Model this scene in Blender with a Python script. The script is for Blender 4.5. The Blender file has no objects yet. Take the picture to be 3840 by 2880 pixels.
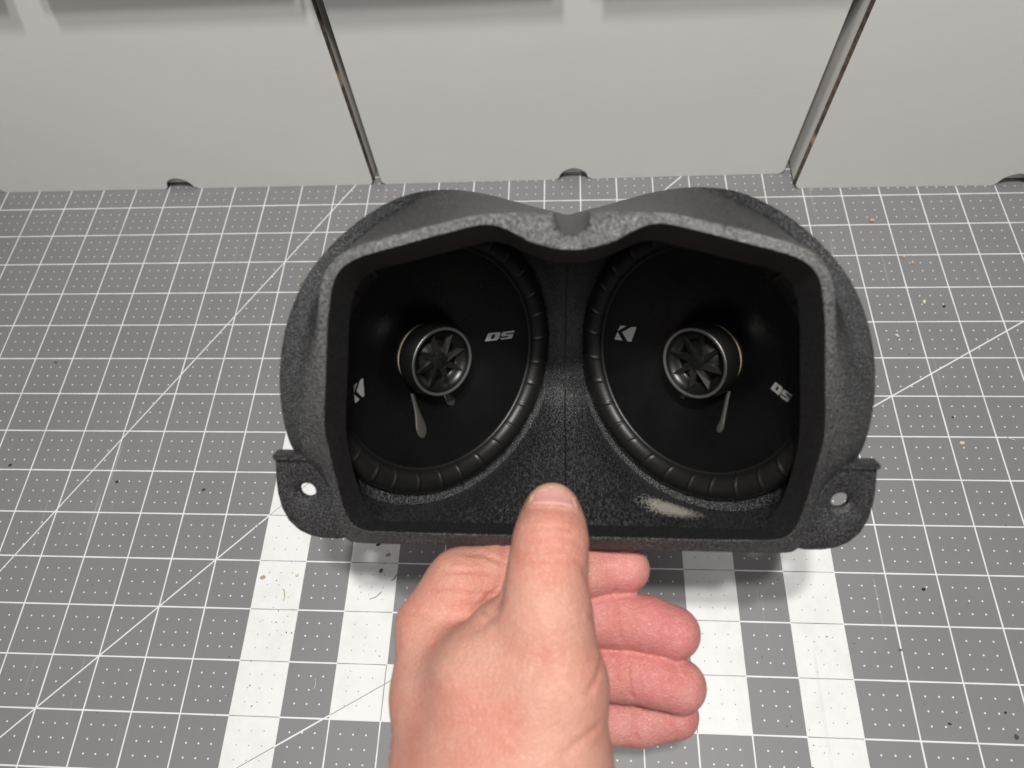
import bpy, bmesh, math, random
import numpy as np
from mathutils import Matrix, Vector
from mathutils.geometry import tessellate_polygon
random.seed(7)
S = bpy.context.scene
COL = S.collection
MM = 0.001

# ------------------------------------------------------------------ camera, world, lamps
CAM_R = [[0.997561, -0.001891, 0.069775], [0.033506, 0.889906, -0.454912], [-0.061233, 0.45614, 0.887799]]
CAM_T = [0.010519, -0.102106, 0.362429]
POD_R = [[0.999961, 0.008213, 0.003383], [-0.003071, 0.677084, -0.735899], [-0.008334, 0.73586, 0.677083]]
POD_T = [0.013532, 0.064311, 0.09154]
TOE = 0.740947

def mat4(R, T):
    m = Matrix([R[0] + [T[0]], R[1] + [T[1]], R[2] + [T[2]], [0, 0, 0, 1]])
    return m

cam = bpy.data.cameras.new("camera")
cam.sensor_width = 36.0
cam.lens = 36.0 * 2517.3 / 3840.0
cam.clip_start = 0.01
cam.clip_end = 50.0
cam.dof.use_dof = True
cam.dof.focus_distance = 0.335
cam.dof.aperture_fstop = 9.0
cam_ob = bpy.data.objects.new("camera", cam)
cam_ob.matrix_world = mat4(CAM_R, CAM_T)
COL.objects.link(cam_ob)
S.camera = cam_ob

w = bpy.data.worlds.new("World")
S.world = w
w.use_nodes = True
w.node_tree.nodes["Background"].inputs[0].default_value = (0.95, 0.97, 1.0, 1)
w.node_tree.nodes["Background"].inputs[1].default_value = 0.11

def area(name, loc, target, sx, sy, power, col=(1, 0.985, 0.95)):
    L = bpy.data.lights.new(name, 'AREA')
    L.shape = 'RECTANGLE'
    L.size = sx
    L.size_y = sy
    L.energy = power
    L.color = col
    o = bpy.data.objects.new(name, L)
    o.location = loc
    d = Vector(target) - Vector(loc)
    o.rotation_euler = d.to_track_quat('-Z', 'Y').to_euler()
    COL.objects.link(o)
    return o

area("bench_lamp", (-0.02, -0.05, 1.0), (0.0, 0.02, 0), 0.042, 0.042, 4.9)
area("bench_lamp", (0.08, -0.11, 1.0), (0.0, 0.02, 0), 0.042, 0.042, 4.4)
area("overhead_fill", (0.0, -1.0, 2.2), (0.0, 0.1, 0.05), 2.2, 1.0, 12.5, (1, 0.985, 0.96))  # added unseen fill, stands in for soft light bounced off the ceiling

S.view_settings.view_transform = 'Standard'
S.view_settings.look = 'None'
S.view_settings.exposure = 0.0
S.view_settings.gamma = 1.0
S.cycles.use_denoising = True
S.cycles.max_bounces = 8

# ------------------------------------------------------------------ helpers
def tag(o, label=None, cat=None, group=None, kind=None):
    if label: o["label"] = label
    if cat: o["category"] = cat
    if group: o["group"] = group
    if kind: o["kind"] = kind
    return o

def empty(name, mw=None):
    o = bpy.data.objects.new(name, None)
    o.empty_display_size = 0.02
    COL.objects.link(o)
    if mw is not None: o.matrix_world = mw
    return o

def obj(name, verts, faces, mat, parent=None, ml=None, smooth=35.0):
    me = bpy.data.meshes.new(name)
    me.from_pydata([tuple(v) for v in verts], [], faces)
    me.validate()
    bm = bmesh.new(); bm.from_mesh(me)
    bmesh.ops.recalc_face_normals(bm, faces=bm.faces)
    bm.to_mesh(me); bm.free()
    if smooth:
        me.polygons.foreach_set("use_smooth", [True] * len(me.polygons))
        me.set_sharp_from_angle(angle=math.radians(smooth))
    me.materials.append(mat)
    o = bpy.data.objects.new(name, me)
    COL.objects.link(o)
    if parent is not None: o.parent = parent
    if ml is not None: o.matrix_local = ml
    return o

def mm(vs):
    return np.asarray(vs, float) * MM

def grid_faces(rows, n, closed=True):
    f = []
    for i in range(rows - 1):
        for j in range(n if closed else n - 1):
            k = (j + 1) % n
            f.append((i * n + j, i * n + k, (i + 1) * n + k, (i + 1) * n + j))
    return f

def lathe(profile, n=96):
    """profile (r,z) in mm about the local z axis"""
    v = []
    for r, zz in profile:
        for j in range(n):
            a = 2 * math.pi * j / n
            v.append((r * math.cos(a), r * math.sin(a), zz))
    return np.array(v), grid_faces(len(profile), n)

# ------------------------------------------------------------------ node helpers
class NT:
    def __init__(self, name):
        self.m = bpy.data.materials.new(name)
        self.m.use_nodes = True
        self.t = self.m.node_tree
        self.b = self.t.nodes["Principled BSDF"]
    def node(self, typ, **kw):
        n = self.t.nodes.new(typ)
        for k, v in kw.items(): setattr(n, k, v)
        return n
    def put(self, sock, v):
        if isinstance(v, bpy.types.NodeSocket): self.t.links.new(v, sock)
        else: sock.default_value = v
    def math(self, op, a, b=None, c=None):
        n = self.node("ShaderNodeMath", operation=op)
        self.put(n.inputs[0], a)
        if b is not None: self.put(n.inputs[1], b)
        if c is not None: self.put(n.inputs[2], c)
        return n.outputs[0]
    def mix(self, f, a, b):
        n = self.node("ShaderNodeMix", data_type='RGBA')
        self.put(n.inputs[0], f); self.put(n.inputs[6], a); self.put(n.inputs[7], b)
        return n.outputs[2]
    def ramp(self, v, lo, hi, a=0.0, b=1.0):
        n = self.node("ShaderNodeMapRange")
        self.put(n.inputs[0], v)
        n.inputs[1].default_value = lo; n.inputs[2].default_value = hi
        n.inputs[3].default_value = a; n.inputs[4].default_value = b
        return n.outputs[0]
    def coords(self, scale=(1, 1, 1)):
        c = self.node("ShaderNodeTexCoord").outputs["Object"]
        mp = self.node("ShaderNodeMapping")
        self.t.links.new(c, mp.inputs[0])
        mp.inputs["Scale"].default_value = scale
        return mp.outputs[0]
    def noise(self, co, scale, detail=2.0, rough=0.5, dist=0.0):
        n = self.node("ShaderNodeTexNoise")
        self.t.links.new(co, n.inputs["Vector"])
        n.inputs["Scale"].default_value = scale
        n.inputs["Detail"].default_value = detail
        n.inputs["Roughness"].default_value = rough
        n.inputs["Distortion"].default_value = dist
        return n.outputs[0]
    def bump(self, h, dist, strength=1.0, prev=None):
        n = self.node("ShaderNodeBump")
        n.inputs["Distance"].default_value = dist
        n.inputs["Strength"].default_value = strength
        self.put(n.inputs["Height"], h)
        if prev is not None: self.t.links.new(prev, n.inputs["Normal"])
        return n.outputs[0]
    def set(self, **kw):
        for k, v in kw.items(): self.put(self.b.inputs[k.replace("_", " ")], v)
        return self.m

def plain(name, col, rough=0.5, **kw):
    n = NT(name)
    n.set(Base_Color=(*col, 1), Roughness=rough, **kw)
    return n.m

# ---- cutting mat print
def mat_cutting():
    n = NT("mat_print")
    sep = n.node("ShaderNodeSeparateXYZ")
    co = n.coords()
    n.t.links.new(co, sep.inputs[0])
    x, y = sep.outputs[0], sep.outputs[1]
    M = n.math
    c = M('ADD', M('DIVIDE', x, 0.0254), 6.0)
    r = M('DIVIDE', y, 0.0254)
    def between(v, a, b):
        return M('MULTIPLY', M('GREATER_THAN', v, a), M('LESS_THAN', v, b))
    def OR(*a):
        o = a[0]
        for q in a[1:]: o = M('MAXIMUM', o, q)
        return o
    top = M('LESS_THAN', r, 3.0)
    up4 = M('MULTIPLY', top, M('GREATER_THAN', r, -4.0))
    low = between(r, -4.0, -3.0)
    bar = OR(M('MULTIPLY', between(c, 0, 1), top), M('MULTIPLY', between(c, 11, 12), top),
             M('MULTIPLY', between(c, 2, 3), up4), M('MULTIPLY', between(c, 9, 10), up4),
             M('MULTIPLY', between(c, 2, 10), low))
    # line half width (mm) : wide and white on grey, thin and grey on the white bars
    hw = M('SUBTRACT', 0.36, M('MULTIPLY', bar, 0.18))
    dw = M('SUBTRACT', 0.43, M('MULTIPLY', bar, 0.16))
    def dist_int(v):
        return M('ABSOLUTE', M('SUBTRACT', v, M('ROUND', v)))
    dc, dr = dist_int(c), dist_int(r)
    def ink(d, half):
        return M('SMOOTH_MAX', 0.0, M('MINIMUM', 1.0, M('MULTIPLY', M('SUBTRACT', M('ADD', half, 0.06), d), 8.0)), 0.0)
    wob = n.noise(co, 60, 1)
    wobm = M('MULTIPLY', M('SUBTRACT', wob, 0.5), 0.25)
    def nearv(v, k): return M('LESS_THAN', M('ABSOLUTE', M('SUBTRACT', v, float(k))), 0.1)
    inlow = M('MULTIPLY', low, between(c, 2, 10))
    hide_c = OR(nearv(c, 0), nearv(c, 1), nearv(c, 11), nearv(c, 12), nearv(c, 2), nearv(c, 10),
                M('MULTIPLY', OR(nearv(c, 3), nearv(c, 9)), M('SUBTRACT', 1.0, inlow)))
    keep_c = M('SUBTRACT', 1.0, M('MULTIPLY', hide_c, bar))
    keep_r = M('SUBTRACT', 1.0, M('MULTIPLY', inlow, OR(nearv(r, -4), M('MULTIPLY', nearv(r, -3), between(c, 3, 9)))))
    lines = OR(M('MULTIPLY', keep_c, ink(M('ADD', M('MULTIPLY', dc, 25.4), wobm), hw)),
               M('MULTIPLY', keep_r, ink(M('ADD', M('MULTIPLY', dr, 25.4), wobm), hw)))
    # quarter inch dots
    qx = M('MULTIPLY', dist_int(M('MULTIPLY', c, 4.0)), 6.35)
    qy = M('MULTIPLY', dist_int(M('MULTIPLY', r, 4.0)), 6.35)
    dd = M('SQRT', M('ADD', M('MULTIPLY', qx, qx), M('MULTIPLY', qy, qy)))
    notline = M('MULTIPLY', M('GREATER_THAN', dc, 0.12), M('GREATER_THAN', dr, 0.12))
    dots = M('MULTIPLY', ink(dd, dw), notline)
    # ruling angles 45, 60 and 30 degrees
    def ang(c0, r0, deg):
        a = math.radians(deg)
        d = M('SUBTRACT', M('MULTIPLY', M('SUBTRACT', c, c0), math.sin(a)), M('MULTIPLY', M('SUBTRACT', r, r0), math.cos(a)))
        return ink(M('MULTIPLY', M('ABSOLUTE', d), 25.4), hw)
    prt = OR(lines, dots, ang(0, 0, 45), ang(-1, 7, 60), ang(14, 3, 30))
    f = M('ABSOLUTE', M('SUBTRACT', bar, prt))          # exclusive or of bar and print
    big = n.noise(co, 9, 4, 0.6)
    grime = n.noise(co, 55, 5, 0.7)
    fine = n.noise(co, 1800, 2)
    grey = n.mix(big, (0.192, 0.188, 0.192, 1), (0.228, 0.224, 0.227, 1))
    white = n.mix(n.ramp(grime, 0.45, 0.75), (0.79, 0.79, 0.78, 1), (0.70, 0.70, 0.675, 1))
    col = n.mix(f, grey, white)
    # dark pin specks and knife scuffs
    vor = n.node("ShaderNodeTexVoronoi")
    n.t.links.new(co, vor.inputs[0]); vor.inputs["Scale"].default_value = 190
    vsep = n.node("ShaderNodeSeparateXYZ"); n.t.links.new(vor.outputs["Color"], vsep.inputs[0])
    sp = M('MULTIPLY', M('LESS_THAN', vor.outputs["Distance"], M('MULTIPLY', vsep.outputs[1], 0.10)), M('GREATER_THAN', vsep.outputs[0], 0.90))
    sp = M('MULTIPLY', sp, n.ramp(grime, 0.42, 0.55))
    col = n.mix(M('MULTIPLY', sp, 0.8), col, (0.05, 0.045, 0.04, 1))
    lc = n.coords((1, 0.05, 1))
    mp2 = n.node("ShaderNodeMapping"); n.t.links.new(n.node("ShaderNodeTexCoord").outputs["Object"], mp2.inputs[0])
    mp2.inputs["Rotation"].default_value = (0, 0, 0.5); mp2.inputs["Scale"].default_value = (420, 9, 1)
    scr = n.noise(mp2.outputs[0], 1.0, 1)
    scr = M('MULTIPLY', n.ramp(scr, 0.70, 0.735), n.ramp(big, 0.5, 0.62))
    col = n.mix(M('MULTIPLY', scr, 0.30), col, (0.55, 0.55, 0.55, 1))
    nb = n.bump(M('ADD', fine, M('MULTIPLY', prt, 0.6)), 0.00006, 0.8)
    n.set(Base_Color=col, Roughness=n.ramp(big, 0.3, 0.7, 0.42, 0.55), Normal=nb)
    n.b.inputs["Specular IOR Level"].default_value = 0.42
    return n.m

def mat_board():
    n = NT("white_board")
    co = n.coords()
    mot = n.noise(co, 14, 4, 0.6)
    fib = n.noise(n.coords((60, 1, 900)), 1.0, 3, 0.6)
    col = n.mix(mot, (0.77, 0.755, 0.725, 1), (0.82, 0.81, 0.78, 1))
    col = n.mix(n.math('MULTIPLY', n.ramp(fib, 0.35, 0.7), 0.22), col, (0.72, 0.715, 0.695, 1))
    wav = n.noise(n.coords((9, 9, 22)), 1.0, 2)
    nb = n.bump(wav, 0.0006, 0.12)
    nb = n.bump(n.noise(co, 1400, 2), 0.00005, 0.6, nb)
    n.set(Base_Color=col, Roughness=0.62, Normal=nb)
    n.b.inputs["Specular IOR Level"].default_value = 0.3
    return n.m

def mat_kraft():
    n = NT("kraft_edge")
    co = n.coords()
    k = n.noise(co, 260, 3, 0.7)
    k2 = n.noise(co, 40, 2)
    col = n.mix(n.ramp(k, 0.35, 0.7), (0.05, 0.037, 0.028, 1), (0.20, 0.145, 0.10, 1))
    col = n.mix(n.ramp(k2, 0.62, 0.7), col, (0.42, 0.30, 0.22, 1))
    n.set(Base_Color=col, Roughness=0.85, Normal=n.bump(k, 0.0008, 1.0))
    return n.m

def mat_print_plastic(name, col0, col1, rough, amt, stretch=(1, 1, 0.3), stain_sheen=False):
    n = NT(name)
    co = n.coords(stretch)
    g1 = n.noise(co, 1600, 2.5, 0.6, 0.9)
    g2 = n.noise(co, 150, 3, 0.6)
    big = n.noise(n.coords(), 26, 3, 0.6)
    amp = n.ramp(big, 0.35, 0.65, 0.7, 1.2)
    h = n.math('ADD', n.math('MULTIPLY', g1, amp), n.math('MULTIPLY', g2, 0.7))
    col = n.mix(n.ramp(g1, 0.46, 0.68), (*col0, 1), (*col1, 1))
    if stain_sheen:
        sep = n.node("ShaderNodeSeparateXYZ"); n.t.links.new(n.coords(), sep.inputs[0])
        def blob(x, y, z, rx, ry, rz):
            t = None
            for s_, c_, r_ in ((0, x, rx), (1, y, ry), (2, z, rz)):
                d = n.math('DIVIDE', n.math('SUBTRACT', sep.outputs[s_], c_ * MM), r_ * MM)
                q = n.math('MULTIPLY', d, d)
                t = q if t is None else n.math('ADD', t, q)
            return n.math('SUBTRACT', 1.0, n.math('SQRT', t))
        b = n.math('MULTIPLY', n.ramp(n.math('ADD', blob(42, -53, 67, 14, 22, 12), n.math('MULTIPLY', n.math('SUBTRACT', g1, 0.5), 1.6)), 0.1, 0.55), 0.9)
        col = n.mix(b, col, (0.62, 0.57, 0.48, 1))
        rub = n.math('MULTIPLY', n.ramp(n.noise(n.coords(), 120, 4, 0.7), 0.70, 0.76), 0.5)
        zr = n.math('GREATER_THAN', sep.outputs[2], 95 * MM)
        rim_sheen = n.math('MULTIPLY', n.ramp(sep.outputs[2], 96 * MM, 98.5 * MM), n.ramp(sep.outputs[1], -20 * MM, 50 * MM, 0.0, 0.9))  # specular sheen painted into the colour of the upper rim, fading downwards
        rim_sheen = n.math('MULTIPLY', rim_sheen, n.ramp(g1, 0.38, 0.64, 0.05, 1.0))
        col = n.mix(rim_sheen, col, (0.27, 0.265, 0.255, 1))
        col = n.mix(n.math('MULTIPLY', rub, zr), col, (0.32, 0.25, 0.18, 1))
    nb = n.bump(h, 0.0008, amt)
    n.set(Base_Color=col, Roughness=rough, Normal=nb)
    n.b.inputs["Specular IOR Level"].default_value = 1.0
    return n.m

M_MAT = mat_cutting()
M_BOARD = mat_board()
M_KRAFT = mat_kraft()
M_BENCH = plain("bench_top", (0.32, 0.27, 0.22), 0.6)
M_SHELL = mat_print_plastic("printed_plastic", (0.005, 0.005, 0.0055), (0.072, 0.072, 0.077), 0.38, 1.0, stain_sheen=True)
M_NECK = mat_print_plastic("smooth_neck_plastic", (0.003, 0.003, 0.0035), (0.016, 0.016, 0.017), 0.55, 0.45)
M_TAB = mat_print_plastic("printed_tab_plastic", (0.003, 0.003, 0.0035), (0.090, 0.090, 0.097), 0.36, 1.0, (1.5, 0.75, 1.0), stain_sheen=True)
M_BAFFLE = mat_print_plastic("printed_baffle_plastic", (0.009, 0.009, 0.0095), (0.084, 0.084, 0.089), 0.38, 1.0, stain_sheen=True)

def mat_foam():
    n = NT("foam_surround")
    co = n.coords()
    g = n.noise(co, 1500, 2)
    col = n.mix(g, (0.004, 0.004, 0.004, 1), (0.014, 0.0132, 0.0125, 1))
    n.set(Base_Color=col, Roughness=0.42, Normal=n.bump(g, 0.00008, 0.7))
    return n.m
M_FOAM = mat_foam()

def mat_cone():
    n = NT("black_cone")
    co = n.coords()
    d = n.noise(co, 700, 3, 0.7)
    b = n.noise(co, 90, 3)
    sp = n.math('MULTIPLY', n.ramp(d, 0.70, 0.78), n.ramp(b, 0.5, 0.7))
    col = n.mix(n.math('MULTIPLY', sp, 0.6), (0.0032, 0.0032, 0.0036, 1), (0.10, 0.10, 0.095, 1))
    n.set(Base_Color=col, Roughness=n.ramp(b, 0.3, 0.7, 0.24, 0.34), Normal=n.bump(d, 0.00003, 0.5))
    n.b.inputs["Specular IOR Level"].default_value = 0.4
    return n.m
M_CONE = mat_cone()
M_GLOSS = plain("glossy_black_plastic", (0.009, 0.009, 0.009), 0.28)
M_SATIN = plain("satin_black_plastic", (0.006, 0.006, 0.006), 0.34)
M_BLADE = plain("blade_plastic", (0.010, 0.0095, 0.009), 0.40)
M_RING = plain("brushed_ring_metal", (0.36, 0.35, 0.335), 0.36, Metallic=0.9)
M_FORMER = plain("cream_former", (0.42, 0.35, 0.24), 0.4)
M_SILVER = plain("silver_print", (0.50, 0.50, 0.485), 0.4, Metallic=0.15)
M_GLUE = plain("glue_gloss", (0.055, 0.052, 0.047), 0.12)

# ------------------------------------------------------------------ bench and mat
def box(x0, x1, y0, y1, z0, z1):
    v = [(x, y, z) for z in (z0, z1) for y in (y0, y1) for x in (x0, x1)]
    f = [(0, 2, 3, 1), (4, 5, 7, 6), (0, 1, 5, 4), (2, 6, 7, 3), (0, 4, 6, 2), (1, 3, 7, 5)]
    return v, f

v, f = box(-0.9, 0.9, -0.55, 0.75, -0.045, -0.0032)
o = obj("bench_top", v, f, M_BENCH); tag(o, kind="structure")
v, f = box(-0.4572, 0.4572, -0.2286, 0.3810, -0.003, 0.0)
o = obj("cutting_mat", v, f, M_MAT, smooth=0)
bm = bmesh.new(); bm.from_mesh(o.data)
bmesh.ops.bevel(bm, geom=[e for e in bm.edges if abs(e.verts[0].co.z - e.verts[1].co.z) > 0.001], offset=0.012, segments=6, affect='EDGES')
bm.to_mesh(o.data); bm.free()
tag(o, "grey self-healing cutting mat with white inch grid, quarter-inch dots and wide white bars", "cutting mat")

# ------------------------------------------------------------------ cardboard boxes
def rounded_front(x0, x1, h, notch_x, notch_r, cr):
    """outline of a front panel in x,z with a thumb notch at its foot"""
    p = []
    def arc(cx, cz, r, a0, a1, k):
        for i in range(k + 1):
            a = math.radians(a0 + (a1 - a0) * i / k)
            p.append((cx + r * math.cos(a), cz + r * math.sin(a)))
    arc(x0 + cr, cr, cr, 180, 270, 4)
    if notch_x is not None:
        zc = 0.0005
        p.append((notch_x - notch_r - 0.0022, 0.0))
        arc(notch_x, zc, notch_r, 172, 8, 14)
        p.append((notch_x + notch_r + 0.0030, 0.0))
    arc(x1 - cr, cr, cr, 270, 360, 4)
    p += [(x1, h), (x0, h)]
    return p

def panel(name, outline, y0, th, parent, face_mat, edge_mat, axis='xz'):
    n = len(outline)
    V = [Vector((a, b, 0)) for a, b in outline]
    tris = tessellate_polygon([V])
    vs, fs, mi = [], [], []
    if axis == 'xz': P = lambda a, b, k: (a, y0 + k * th, b)
    else: P = lambda a, b, k: (a, b, y0 + k * th)
    xm = max(abs(a) for a, b in outline)
    def ins(a, d):
        return a if axis != 'xz' else (a if abs(a) < xm - 0.006 else a * (xm - d) / xm)
    vs += [P(ins(a, 0.0013), b, 0) for a, b in outline]
    vs += [P(a, b, 1) for a, b in outline]
    for t in tris:
        fs.append(tuple(t)); mi.append(0)
        fs.append(tuple(i + n for i in reversed(t))); mi.append(0)
    # the cut edge: liner, flute, liner
    base = len(vs)
    for q, d in ((0.10, 0.0011), (0.88, 0.0)): vs += [P(ins(a, d), b, q) for a, b in outline]
    loops = [0, base, base + n, n]
    for li in range(3):
        for j in range(n):
            k = (j + 1) % n
            fs.append((loops[li] + j, loops[li] + k, loops[li + 1] + k, loops[li + 1] + j)); mi.append(1 if li == 1 else 0)
    me = bpy.data.meshes.new(name)
    me.from_pydata(vs, [], fs)
    bm = bmesh.new(); bm.from_mesh(me); bmesh.ops.recalc_face_normals(bm, faces=bm.faces); bm.to_mesh(me); bm.free()
    me.materials.append(face_mat); me.materials.append(edge_mat)
    me.polygons.foreach_set("material_index", mi)
    o = bpy.data.objects.new(name, me); COL.objects.link(o)
    if parent: o.parent = parent
    return o

def carton(label, x0, x1, yf, h, depth, notch_x, rot, lid):
    """white mailer carton: body, front panel standing just proud of it, lid with a notched front flap"""
    root = empty("white_carton", Matrix.Translation(((x0 + x1) / 2, yf, 0)) @ Matrix.Rotation(rot, 4, 'Z'))
    tag(root, label, "cardboard box", "white cartons lined up along the back of the mat")
    hw = (x1 - x0) / 2
    nx = None if notch_x is None else notch_x - (x0 + x1) / 2
    v, f = box(-hw + 0.0007, hw - 0.0007, 0.0047, depth, 0.0004, h - 0.004)
    b = obj("body", v, f, M_BOARD, root, smooth=0)
    bm = bmesh.new(); bm.from_mesh(b.data)
    bmesh.ops.bevel(bm, geom=bm.edges[:], offset=0.0018, segments=3, affect='EDGES'); bm.to_mesh(b.data); bm.free()
    p = panel("front_panel", rounded_front(-hw, hw, h - 0.003, nx, 0.0102, 0.004), 0.0, 0.0044, root, M_BOARD, M_KRAFT)
    bv = p.modifiers.new("soft_edges", 'BEVEL'); bv.width = 0.0006; bv.segments = 2; bv.limit_method = 'ANGLE'
    # lid
    fl = lid
    out = [(-hw, depth), (-hw, -fl)]
    if nx is not None and fl > 0.006:
        out.append((nx - 0.011, -fl))
        for i in range(13):
            a = math.radians(180 - 180 * i / 12)
            out.append((nx + 0.0102 * math.cos(a), -fl + 0.016 * math.sin(a)))
        out.append((nx + 0.011, -fl))
    out += [(hw, -fl), (hw, depth)]
    panel("lid", out, h - 0.0025, 0.003, root, M_BOARD, M_KRAFT, 'xy')
    return root

carton("white cardboard carton on the left with a half-moon notch at its foot", -0.412, -0.1235, 0.2462, 0.185, 0.20, -0.2697, 0.003, 0.0185)
carton("white cardboard carton in the middle, standing behind the black pod", -0.1195, 0.1682, 0.2482, 0.185, 0.20, 0.0205, 0.010, 0.0205)
carton("white cardboard carton on the right, standing a little nearer than the others", 0.1714, 0.460, 0.2352, 0.185, 0.20, 0.3150, -0.004, 0.0)

# ------------------------------------------------------------------ speaker pod
SEG = [12, 18, 44, 34, 34, 46]
def half(parts):
    """resample keyed half contour: list of polylines, one per segment"""
    pts = []
    for seg, n in zip(parts, SEG):
        a = np.array(seg, float)
        d = np.r_[0, np.cumsum(np.linalg.norm(np.diff(a, axis=0), axis=1))]
        t = np.linspace(0, d[-1], n + 1)[:-1]
        pts.append(np.c_[np.interp(t, d, a[:, 0]), np.interp(t, d, a[:, 1])])
    pts.append(np.array([parts[-1][-1]], float))
    return np.vstack(pts)

def cut(pts, keys):
    """split a polyline at the given key indices"""
    ks = [0] + keys + [len(pts) - 1]
    return [pts[ks[i]:ks[i + 1] + 1] for i in range(len(ks) - 1)]

def smooth_half(h, it, keep=()):
    h = h.copy()
    for _ in range(it):
        g = np.vstack([[[-h[1, 0], h[1, 1]]], h, [[-h[-2, 0], h[-2, 1]]]])
        n = 0.25 * g[:-2] + 0.5 * g[1:-1] + 0.25 * g[2:]
        for k in keep: n[k] = h[k]
        h = n
    h[0, 0] = 0; h[-1, 0] = 0
    return h

def full(h):
    l = h[1:-1][::-1].copy(); l[:, 0] *= -1
    return np.vstack([h, l])

RI = [(0,54),(4,54.1),(7.7,55),(12.8,56.4),(17,58.8),(20.5,60.7),(24,61.7),(27,61.8),(30.5,61.2),(36,59.8),(43,58.1),(52,55.7),(60,53.7),(66,52),(70,50),(72.5,47.9),(74.4,45.2),(75.6,42.2),(76.4,39),(78,32),(79.3,23.5),(81,11),(82.4,2),(83.4,-7),(83,-12.5),(82.3,-17.5),(81.5,-25),(80.5,-33),(79.3,-40.5),(77.8,-44),(75.3,-46),(71.5,-46.9),(65,-47),(49,-47.2),(23,-47.2),(0,-47.2)]
RO = [(0,58.4),(2.2,58.6),(3.8,59.7),(4.7,61.2),(5.1,62.8),(5.4,64.9),(8,65),(18,65),(28,64.7),(32.5,63.8),(39.3,62.2),(48.5,60),(57.8,57.6),(66.5,55.2),(72,52.8),(75.3,50.2),(78,46.5),(79.8,42.5),(81,36),(82.6,26),(84.6,13),(86.2,2),(87.3,-8),(87,-15.5),(86.2,-23),(85,-31),(84,-39),(83,-45),(81.8,-50),(79.5,-52.5),(74,-53),(60,-53),(45,-53),(0,-53)]
NN = [(0,48),(4,48.2),(8,48.8),(16,52),(21,54.5),(26,55.3),(33,53.6),(41,51.5),(55.7,47.8),(63,46.4),(68,44),(70.8,41.6),(73.7,34.2),(75.5,24),(77.5,8),(79,-2),(80.2,-14),(80,-18.5),(78.7,-31),(77,-38.5),(75.5,-44),(74,-47),(71,-49.4),(65.6,-50),(50,-49.8),(30,-49.6),(0,-49.6)]
BB = [(0,53.2),(6.3,55.2),(15.2,58.5),(23.6,62),(31.5,65),(39,67),(46.2,68.2),(53,68.3),(59,67.5),(64,65.8),(70.4,62.5),(75.6,58.8),(81.5,53.6),(85.5,49.2),(89.5,44),(93,37.5),(95.7,31),(97.7,24.5),(99.3,17.4),(100.3,10.7),(101,2),(101,-6.5),(100.5,-13.5),(99.7,-19),(94.5,-29),(88.5,-40.5),(80.5,-51.5),(70.5,-59.8),(60,-63.9),(50,-65.3),(30,-63.5),(0,-60)]
CC = [(0,54.5),(6,56.5),(15,59.5),(23.5,62.7),(31,65),(38.5,66.6),(46,67.3),(52,66.8),(57,65),(67,60),(74.3,53.6),(79.5,47.5),(84,41),(88,33.5),(92.5,20),(94,10.5),(95,0),(95.5,-10),(95.4,-18),(92,-26),(88,-36),(81.5,-47.5),(73,-56),(62,-61.5),(50,-63.3),(25,-61),(0,-58)]
DD = [(0,46),(6,48.5),(15,53),(24,57.5),(31,60.5),(39,62.3),(46.5,63),(53,62.8),(59,61.5),(65,59.3),(71,55.8),(77,50.5),(83,43.5),(88,36),(92,26.5),(95,16),(96.7,5),(97,-3),(95.6,-16),(92,-28),(86,-40),(78,-50.5),(69,-57.8),(60,-61.6),(50.5,-63),(41,-61.8),(31,-57.6),(23,-51.5),(14,-44),(6,-38),(0,-36)]
hRI = smooth_half(half(cut(RI, [2, 7, 16, 22, 30])), 2)
hRO = smooth_half(half(cut(RO, [5, 8, 16, 21, 29])), 1, keep=tuple(range(0, 14)))
hNN = smooth_half(half(cut(NN, [2, 5, 11, 15, 22])), 6)
hBB = smooth_half(half(cut(BB, [1, 3, 12, 20, 26])), 5)
hCC = smooth_half(half(cut(CC, [1, 3, 11, 16, 21])), 5)
hDD = smooth_half(half(cut(DD, [1, 3, 12, 17, 22])), 6)
TT = math.tan(TOE)
def wv(x, off=0.0, r=3.0):
    return np.sqrt((TT * x) ** 2 + r * r) + off / math.cos(TOE)
def lift(h, wz):
    F = full(h); F3 = np.c_[F, wz(np.abs(F[:, 0])) if callable(wz) else np.full(len(F), float(wz))]
    return F3
L_D = lift(hDD, lambda x: wv(x))
L_N = lift(hNN, 88.0)
L_I = lift(hRI, 100.0)
L_O = lift(hRO, 98.4)
L_O[:, 2] -= 1.6 * np.exp(-(L_O[:, 0] / 20) ** 2) * (L_O[:, 1] > 0)
hCC[:, 0] -= 1.4 * np.clip((hCC[:, 0] - 55) / 25, 0, 1)
L_C = lift(hCC, lambda x: wv(x, 4.0) + 4.8 * np.clip((x - 55) / 25, 0, 1))
L_B = lift(hBB, lambda x: wv(x, 0.0))
rows = []
def blend(a, b, t): return a * (1 - t) + b * t
Li0 = L_I.copy(); Li0[:, 2] -= 0.45
neck_rows = [L_N] + [blend(L_N, Li0, t) for t in (0.12, 0.5, 0.88)] + [Li0]
rows.append(Li0)
r1 = blend(L_I, L_O, 0.05); r1[:, 2] = 99.92
rows.append(r1)
r2 = blend(L_I, L_O, 0.12); r2[:, 2] = 99.85; rows.append(r2)
r3 = blend(L_I, L_O, 0.5); r3[:, 2] += 0.35; rows.append(r3)
r4 = blend(L_I, L_O, 0.9); r4[:, 2] += 0.05; rows.append(r4)
rows.append(L_O)
for t in (0.04, 0.2, 0.4, 0.6, 0.8, 0.97): rows.append(blend(L_O, L_C, t))
for t in (0.03, 0.3, 0.7, 0.97): rows.append(blend(L_C, L_B, t))
Lb = L_B.copy(); Lb[:, 2] -= 2.0; Lb[:, :2] *= 0.997; rows.append(Lb)
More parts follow.
